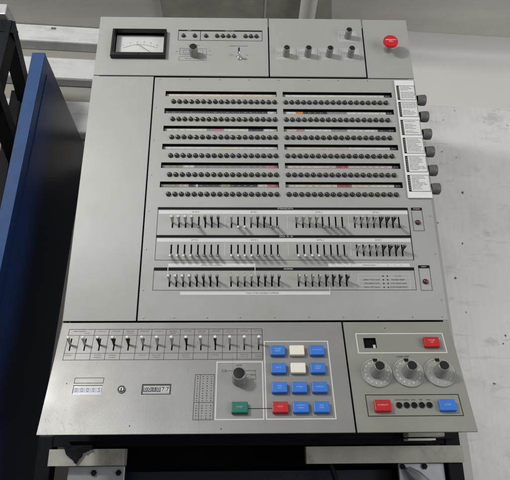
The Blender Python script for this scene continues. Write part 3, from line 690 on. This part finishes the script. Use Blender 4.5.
for k, (u, digs) in enumerate(((202, '0123456789ABCDEF'), (256.2, '0123456789ABCDEF'), (310, '0123456789'))):
    mb = MB(); R_ = 25.6
    mb.lathe([(R_*MM, 1.6*MM), (R_*MM, 3.0*MM), ((R_-.5)*MM, 3.2*MM), (2*MM, 3.2*MM)], 0, 0, CLEAR, n=56)
    o = mb.build('load_dial', console, lo(u, 102.3), LR)
    mb = MB(); mb.lathe([((R_-.9)*MM, 3.1*MM), (R_*MM, 3.5*MM), ((R_+.5)*MM, 2.9*MM), ((R_+.5)*MM, 1.2*MM)], 0, 0, RIM, n=56); 
    mb.f = mb.f[:-2]; mb.mi = mb.mi[:-2]; mb.sm = mb.sm[:-2]
    mb.build('dial_rim', o)
    mb = MB()
    for j, ch in enumerate(digs):
        a = 2*math.pi*(j+.5)/len(digs) + k*.35; x, z = 19.8*math.sin(a), 19.8*math.cos(a)
        me, M = text_mesh(ch, 'CENTER'); s_ = 4.6*MM
        ca, sa = math.cos(-a), math.sin(-a)
        mb.add([(x*MM + (v[0]*ca - v[1]*sa)*s_, -3.7*MM, z*MM + (v[0]*sa + v[1]*ca)*s_) for v in me], M, TIPW if k < 2 else WHITE)
    mb.add([(-3.4*MM,-3.8*MM,19.5*MM),(3.4*MM,-3.8*MM,19.5*MM),(4*MM,-3.8*MM,25.5*MM),(-4*MM,-3.8*MM,25.5*MM)], [(0,1,2,3)], BLACK)
    mb.build('dial_numerals', o)
    knob_part('dial_knob', u, 102.3, 9.2, 29, lo, LR, bell=.28)
# ---- cabinet behind the panels
mb = MB()
mb.box(-.342, .343, .022, .06, -.005, .700, DARKBOX); mb.box(-.338, .36, .061, .30, -.20, .698, BLACKMET)
mb.build('cabinet_body', console)
mb = MB()   # wedge box that carries the leaning lower panels
ca, sa = math.cos(TILT), math.sin(TILT)
def wedge(mb, xa, xb, s1, d, mt, off=.004):
    A = Vector((0, 0, -.002)); n = Vector((0, ca, -sa)); dn = Vector((0, -sa, -ca))
    q = [A + n*off, A + dn*s1 + n*off, A + dn*s1 + n*(off+d), Vector((0, .055, -.02)), Vector((0, .055, -.004))]
    vs = [(xa, p.y, p.z) for p in q] + [(xb, p.y, p.z) for p in q]
    N = 5; fs = [(0,1,2,3,4), (9,8,7,6,5)] + [(j, j+5, (j+1)%N+5, (j+1)%N) for j in range(N)]
    mb.add(vs, fs, mt)
wedge(mb, -.335, .335, .190, .030, DARKBOX)
mb.build('lower_box', console)
mb = MB()   # left cheek bracket peeking out beside the hinge line
vs = []
for x in (-.3515, -.349):
    vs += [(x, .004, .06), (x, .03, .06), (x, .05, -.06), (x, -.010, -.055), (x, .004, 0)]
mb.add(vs, [(0,1,2,3,4), (9,8,7,6,5)] + [(j, j+5, (j+1)%5+5, (j+1)%5) for j in range(5)], GREYP); mb.build('hinge_bracket', console)
# base frame below
mb = MB()
mb.box(-.394, -.366, .08, .11, -.9, -.19, BLACKMET, bev=2*MM); mb.box(.343, .3695, .08, .11, -.9, -.19, BLACKMET, bev=2*MM)
mb.box(-.366, .343, .082, .108, -.208, -.188, BLACKMET)
mb.build('base_frame', console)
mb = MB(); mb.box(.370, .386, .08, .36, -.9, .43, mat('grey_side_sheet', (0.50,0.49,0.46), .5, noise=.06)); mb.build('side_sheet', console)
def ragged_bar(x0, x1, z0, z1, y0, y1, mt, left=False, right=False):
    mb = MB(); n = 7
    L = [(x0 + (random.uniform(0, .004) if left else 0)) for _ in range(n)]; R2 = [(x1 - (random.uniform(0, .003) if right else 0)) for _ in range(n)]
    vs = []
    for y in (y0, y1):
        for k in range(n): vs.append((L[k], y, z0 + (z1-z0)*k/(n-1)))
        for k in range(n): vs.append((R2[n-1-k], y, z0 + (z1-z0)*(n-1-k)/(n-1)))
    N = 2*n; mb.add(vs, [tuple(range(N)), tuple(reversed(range(N, 2*N)))] + [(j, (j+1)%N, (j+1)%N+N, j+N) for j in range(N)], mt); return mb
ragged_bar(-.368, -.2345, -.240, -.2125, .072, .095, BEIGE).build('support_bar', console)
ragged_bar(.088, .371, -.240, -.2115, .072, .095, BEIGE).build('support_bar', console)
def mount(x0, x1, z0, z1, y, bolts):
    mb = MB(); mb.box(x0, x1, y, y+.006, z0, z1, ALUM, bev=1.5*MM); o = mb.build('mounting_plate', console)
    for (bx, bz) in bolts:
        b = MB(); b.lathe([(.0065, 0), (.0065, .001), (.0052, .0012), (.0050, .004), (.003, .0046), (.0005, .0046)], 0, 0, KNURL, n=6, smooth=False, mats=[KNURL, KNURL, BLACKMET, BLACKMET, BLACKMET]); b.build('bolt', o, (bx, y-.0002, bz))
mount(-.337, -.236, -.32, -.2405, .090, [(-.290, -.252), (-.246, -.252)])
mount(.256, .340, -.32, -.2405, .090, [(.263, -.246), (.303, -.246)])
mb = MB()
mb.tube([(.270, .083, -.250), (.283, .078, -.262), (.300, .076, -.279), (.313, .076, -.30)], [.006, .011, .013, .012], ALUM, 12); mb.build('curved_lug', console)
mb = MB(); mb.tube([(.135,.10,-.24),(.142,.10,-.265),(.140,.10,-.31)], .005, BLACKMET, 8); mb.build('cable', console)
mb = MB(); mb.box(-.26, .255, .14, .16, -.9, -.252, mat('navy_front_sheet', (0.006, 0.010, 0.024), .4, spec=.3)); mb.build('front_sheet', console)
mb = MB(); mb.box(-.355, .342, .19, .20, -.9, -.205, DARKBOX); mb.build('back_sheet', console)
mb = MB(); mb.box(.262, .327, .03, .06, -.198, -.184, BEIGE, bev=2*MM); mb.box(.262, .31, .03, .06, -.2035, -.2005, PAPER); mb.build('terminal_block', console)
# ragged dark foam that hangs over the left bar
mb = MB(); pts = [(-.345,-.206),(-.330,-.222),(-.322,-.226),(-.316,-.229),(-.311,-.2345),(-.306,-.2355),(-.303,-.230),(-.297,-.2255),(-.292,-.219),(-.285,-.217),(-.272,-.214),(-.268,-.206)]
fine = []
for (xa, za), (xb_, zb) in zip(pts, pts[1:]):
    for k in range(5): fine.append((xa + (xb_-xa)*k/5 + random.uniform(-.0012, .0012), za + (zb-za)*k/5 + random.uniform(-.0015, .0015)))
pts = [pts[0]] + fine[1:] + [pts[-1]]; pts = [(-.345 + (x+.345)*.72, z) for x, z in pts]
N = len(pts); vs = [(x, .066+.0008*math.sin(i*1.1), z) for i, (x, z) in enumerate(pts)] + [(x, .0715, z) for x, z in pts]
mb.add(vs, [tuple(range(N)), tuple(reversed(range(N, 2*N)))] + [(j, (j+1)%N, (j+1)%N+N, j+N) for j in range(N)], FOAM)
mb.build('foam_remnant', console)
# ================================================================== THINGS AROUND IT
# open cabinet door on the left, seen edge-on
door = thing('cabinet_door', 'tall open cabinet door with blue edge and dark navy inner face beside the console', 'cabinet door', (-.47, -.05, -.9))
def leanbox(mb, y0, y1, z0, z1, xr0, xr1, wid, mt, yawk=-.04):
    """box whose right face sits at x = xr at top/bottom and drifts with depth"""
    def X(y, z): f = (z - (-.9))/(.58+.9); return xr0 + (xr1-xr0)*f + yawk*(y+.04)
    vs = [(X(y, z) - w*max(.4, 1-(.566-z)*.55), y, z) for w in (0, wid) for y in (y0, y1) for z in (z0, z1)]
    mb.add(vs, [(0,1,3,2),(4,6,7,5),(0,4,5,1),(2,3,7,6),(0,2,6,4),(1,5,7,3)], mt)
xb, xt = -.4895, -.4415
mb = MB(); leanbox(mb, -.038, .345, -.9, .566, xb, xt, .026, NAVY); mb.build('door_shell', door)
mb = MB(); leanbox(mb, -.041, -.0385, -.9, .567, xb+.0005, xt+.0005, .027, BLUEEDGE); mb.build('edge_strip', door)
mb = MB(); leanbox(mb, -.010, .325, -.85, .535, xb+.0010, xt+.0010, .0009, mat('navy_liner', (0.012, 0.033, 0.115), .32, spec=.3, noise=.2, nscale=6)); mb.build('inner_liner', door)
mb = MB(); mb.tube([(-.468, .02, .34), (-.477, .0, .35), (-.483, -.01, .347)], .0035, BLACKMET, 8); mb.build('catch', door)
# black rack frame behind the door
rack = thing('rack_frame', 'black steel rack frame with pale top cap at the far left edge', 'rack frame', (-.62, .1, -.9))
def beam(mb, a, b, w, h, mt):
    a, b = Vector(a), Vector(b); d = (b-a).normalized(); r = d.cross(Vector((0,0,1))) if abs(d.z) < .9 else Vector((1,0,0)); r.normalize(); u = r.cross(d)
    vs = [p + r*sx*w/2 + u*sz*h/2 for p in (a, b) for sx in (-1, 1) for sz in (-1, 1)]
    mb.add(vs, [(0,1,3,2),(4,6,7,5),(0,4,5,1),(2,3,7,6),(0,2,6,4),(1,5,7,3)], mt)
mb = MB(); beam(mb, (-.610, .10, .768), (-.665, -.0+.10, -.9), .045, .04, BLACKMET); mb.build('front_post', rack)
mb = MB(); beam(mb, (-.598, .08, .750), (-.668, .42, .750), .034, .036, BLACKMET); mb.build('top_rail', rack)
mb = MB(); beam(mb, (-.578, .02, .535), (-.648, .38, .535), .036, .035, BLACKMET); mb.build('middle_rail', rack)
mb = MB(); beam(mb, (-.680, .37, .768), (-.680, .37, -.9), .03, .03, BLACKMET); mb.build('rear_post', rack)
mb = MB(); mb.box(-.74, -.603, .072, .13, .780, .812, DULLPL, bev=2*MM); mb.build('top_cap', rack)
mb = MB(); mb.box(-.72, -.630, .1, .112, -.9, .77, BLACKMET); mb.build('side_sheet', rack)
for k in range(4):
    mb = MB(); x = -.575 - .012*k; mb.tube([(x, .10, .46-.02*k), (x-.01, .09, .36), (x+.006, .10, .25), (x-.01, .09, .05), (x, .1, -.3)], .004, BLACKMET if k != 2 else DULLPL, 7); mb.build('cable', rack)
# ================================================================== ROOM
YAW = math.radians(4)
def wall_obj(mb, name): return mb.build(name, None, (0, .42, 0), (0, 0, YAW))
mb = MB(); mb.box(-2.2, .30, .03, .08, -.9, 1.06, WALLG); mb.box(.30, 2.6, .03, .08, -.9, 1.06, WALLG)
w = wall_obj(mb, 'wall'); w['kind'] = 'structure'
UPW = mat('upper_white_wall', (0.66,0.65,0.625), .38, noise=.04, nscale=4, bump=.2, bscale=30)
mb = MB(); pr = [(.029, .7985), (.0, .7985), (.0, .955)] + [(-.07 + .07*math.cos(math.radians(a)), .955 + .0735*math.sin(math.radians(a))) for a in range(10, 91, 10)] + [(.029, 1.0285)]
N = len(pr); mb.add([(.30, y, z) for y, z in pr] + [(2.6, y, z) for y, z in pr], [(j, j+N, (j+1)%N+N, (j+1)%N) for j in range(N)], UPW, True)
w = wall_obj(mb, 'upper_wall_panel'); w['kind'] = 'structure'
mb = MB(); mb.box(.30, 2.6, -.006, .028, -.9, .797, WALLW); w = wall_obj(mb, 'lower_wall_panel'); w['kind'] = 'structure'
for (z0, z1, lb, two) in ((.958, 1.026, 'uppermost white painted beam behind the blue door, with a split lower edge', 1), (.826, .902, 'middle white painted beam seen above the tip of the blue door', 0), (.640, .748, 'lowest and broadest white painted beam behind the navy door', 0)):
    mb = MB()
    if two:
        mb.box(-2.2, .05, -.004, .028, z0+.042, z1, BEAMW, bev=3*MM); mb.box(-2.2, .05, -.012, .028, z0, z0+.040, BEAMW, bev=5*MM)
        mb.patch(-.62, -.605, z0+.052, z0+.060, GREYP, .0045)
    else: mb.box(-2.2, .05, -.010, .028, z0, z1, BEAMW, bev=8*MM)
    o = mb.build('wall_beam', None, (0, .42, 0), (0, 0, YAW)); tag(o, lb, 'wall beam', 'white wall beams left of the console')
mb = MB(); mb.box(-2.4, 2.6, -3.2, .80, 1.029, 1.08, CEIL); w = mb.build('ceiling'); w['kind'] = 'structure'
mb = MB(); mb.box(-3, 3, -3.2, 1.0, -.95, -.90, FLOORM); w = mb.build('floor'); w['kind'] = 'structure'
mb = MB()
vs = [(-.268, .60, 1.012), (-.262, -.3, 1.012), (.16, -.3, 1.012), (.235, .25, 1.012), (.262, .42, 1.012)]
vs = vs + [(x, y, 1.028) for x, y, z in vs]; mb.add(vs, [(0,1,2,3,4), (9,8,7,6,5)] + [(j, j+5, (j+1)%5+5, (j+1)%5) for j in range(5)], DUCTM)
mb.add([(.036,-.3,1.0105),(.042,-.3,1.0105),(.045,.42,1.0105),(.040,.42,1.0105)], [(0,1,2,3)], PALE)
tag(mb.build('ceiling_board'), 'dark grey board on the ceiling above the console', 'ceiling board')
mb = MB(); mb.tube([(.165, -.6, .985), (.165, .0, .985), (.165, .44, .985)], .024, PIPEM, 20); tag(mb.build('ceiling_pipe'), 'pale painted pipe running along the ceiling above the console', 'pipe')

# ================================================================== LIGHT
def area(name, loc, tgt, sx, sy, power, col=(1,1,1)):
    l = bpy.data.lights.new(name, 'AREA'); l.shape = 'RECTANGLE'; l.size = sx; l.size_y = sy; l.energy = power; l.color = col
    o = bpy.data.objects.new(name, l); C.objects.link(o); o.location = loc
    o.rotation_euler = (Vector(tgt) - Vector(loc)).to_track_quat('-Z', 'Y').to_euler(); return o
area('key_lamp', (-1.12, -1.3, .97), (-.05, 0, .2), .27, .27, 33, (1, .985, .95))
area('ceiling_lamp', (-.62, -1.75, 1.02), (-.3, -.3, 0), .9, .35, 14, (.97, .985, 1))
area('wall_fill', (1.5, -1.2, .0), (.85, .45, .62), 1.0, 1.0, 15, (1, .98, .97))  # added fill without a fixture, brightens the right wall and ceiling
wd = bpy.data.worlds.new('World'); bpy.context.scene.world = wd; wd.use_nodes = True
wd.node_tree.nodes['Background'].inputs[0].default_value = (.93, .96, 1, 1); wd.node_tree.nodes['Background'].inputs[1].default_value = .33
# ================================================================== CAMERA
cam = bpy.data.cameras.new('camera'); co = bpy.data.objects.new('camera', cam); C.objects.link(co)
r_ = Vector((.99970787, -.02268328, -.00834568)); u_ = Vector((-.000680068, -.37155497, .92841071)); f_ = Vector((.02416027, .92813381, .37146185))
M = Matrix.Identity(4)
for i in range(3): M[i][0], M[i][1], M[i][2], M[i][3] = r_[i], u_[i], -f_[i], CAM[i]
co.matrix_world = M
cam.sensor_fit = 'HORIZONTAL'; cam.sensor_width = 36; cam.lens = 36*550/510; cam.clip_start = .02; cam.clip_end = 50
sc = bpy.context.scene; sc.camera = co
sc.view_settings.view_transform = 'Standard'; sc.view_settings.look = 'None'; sc.view_settings.exposure = -0.2; sc.view_settings.gamma = 1
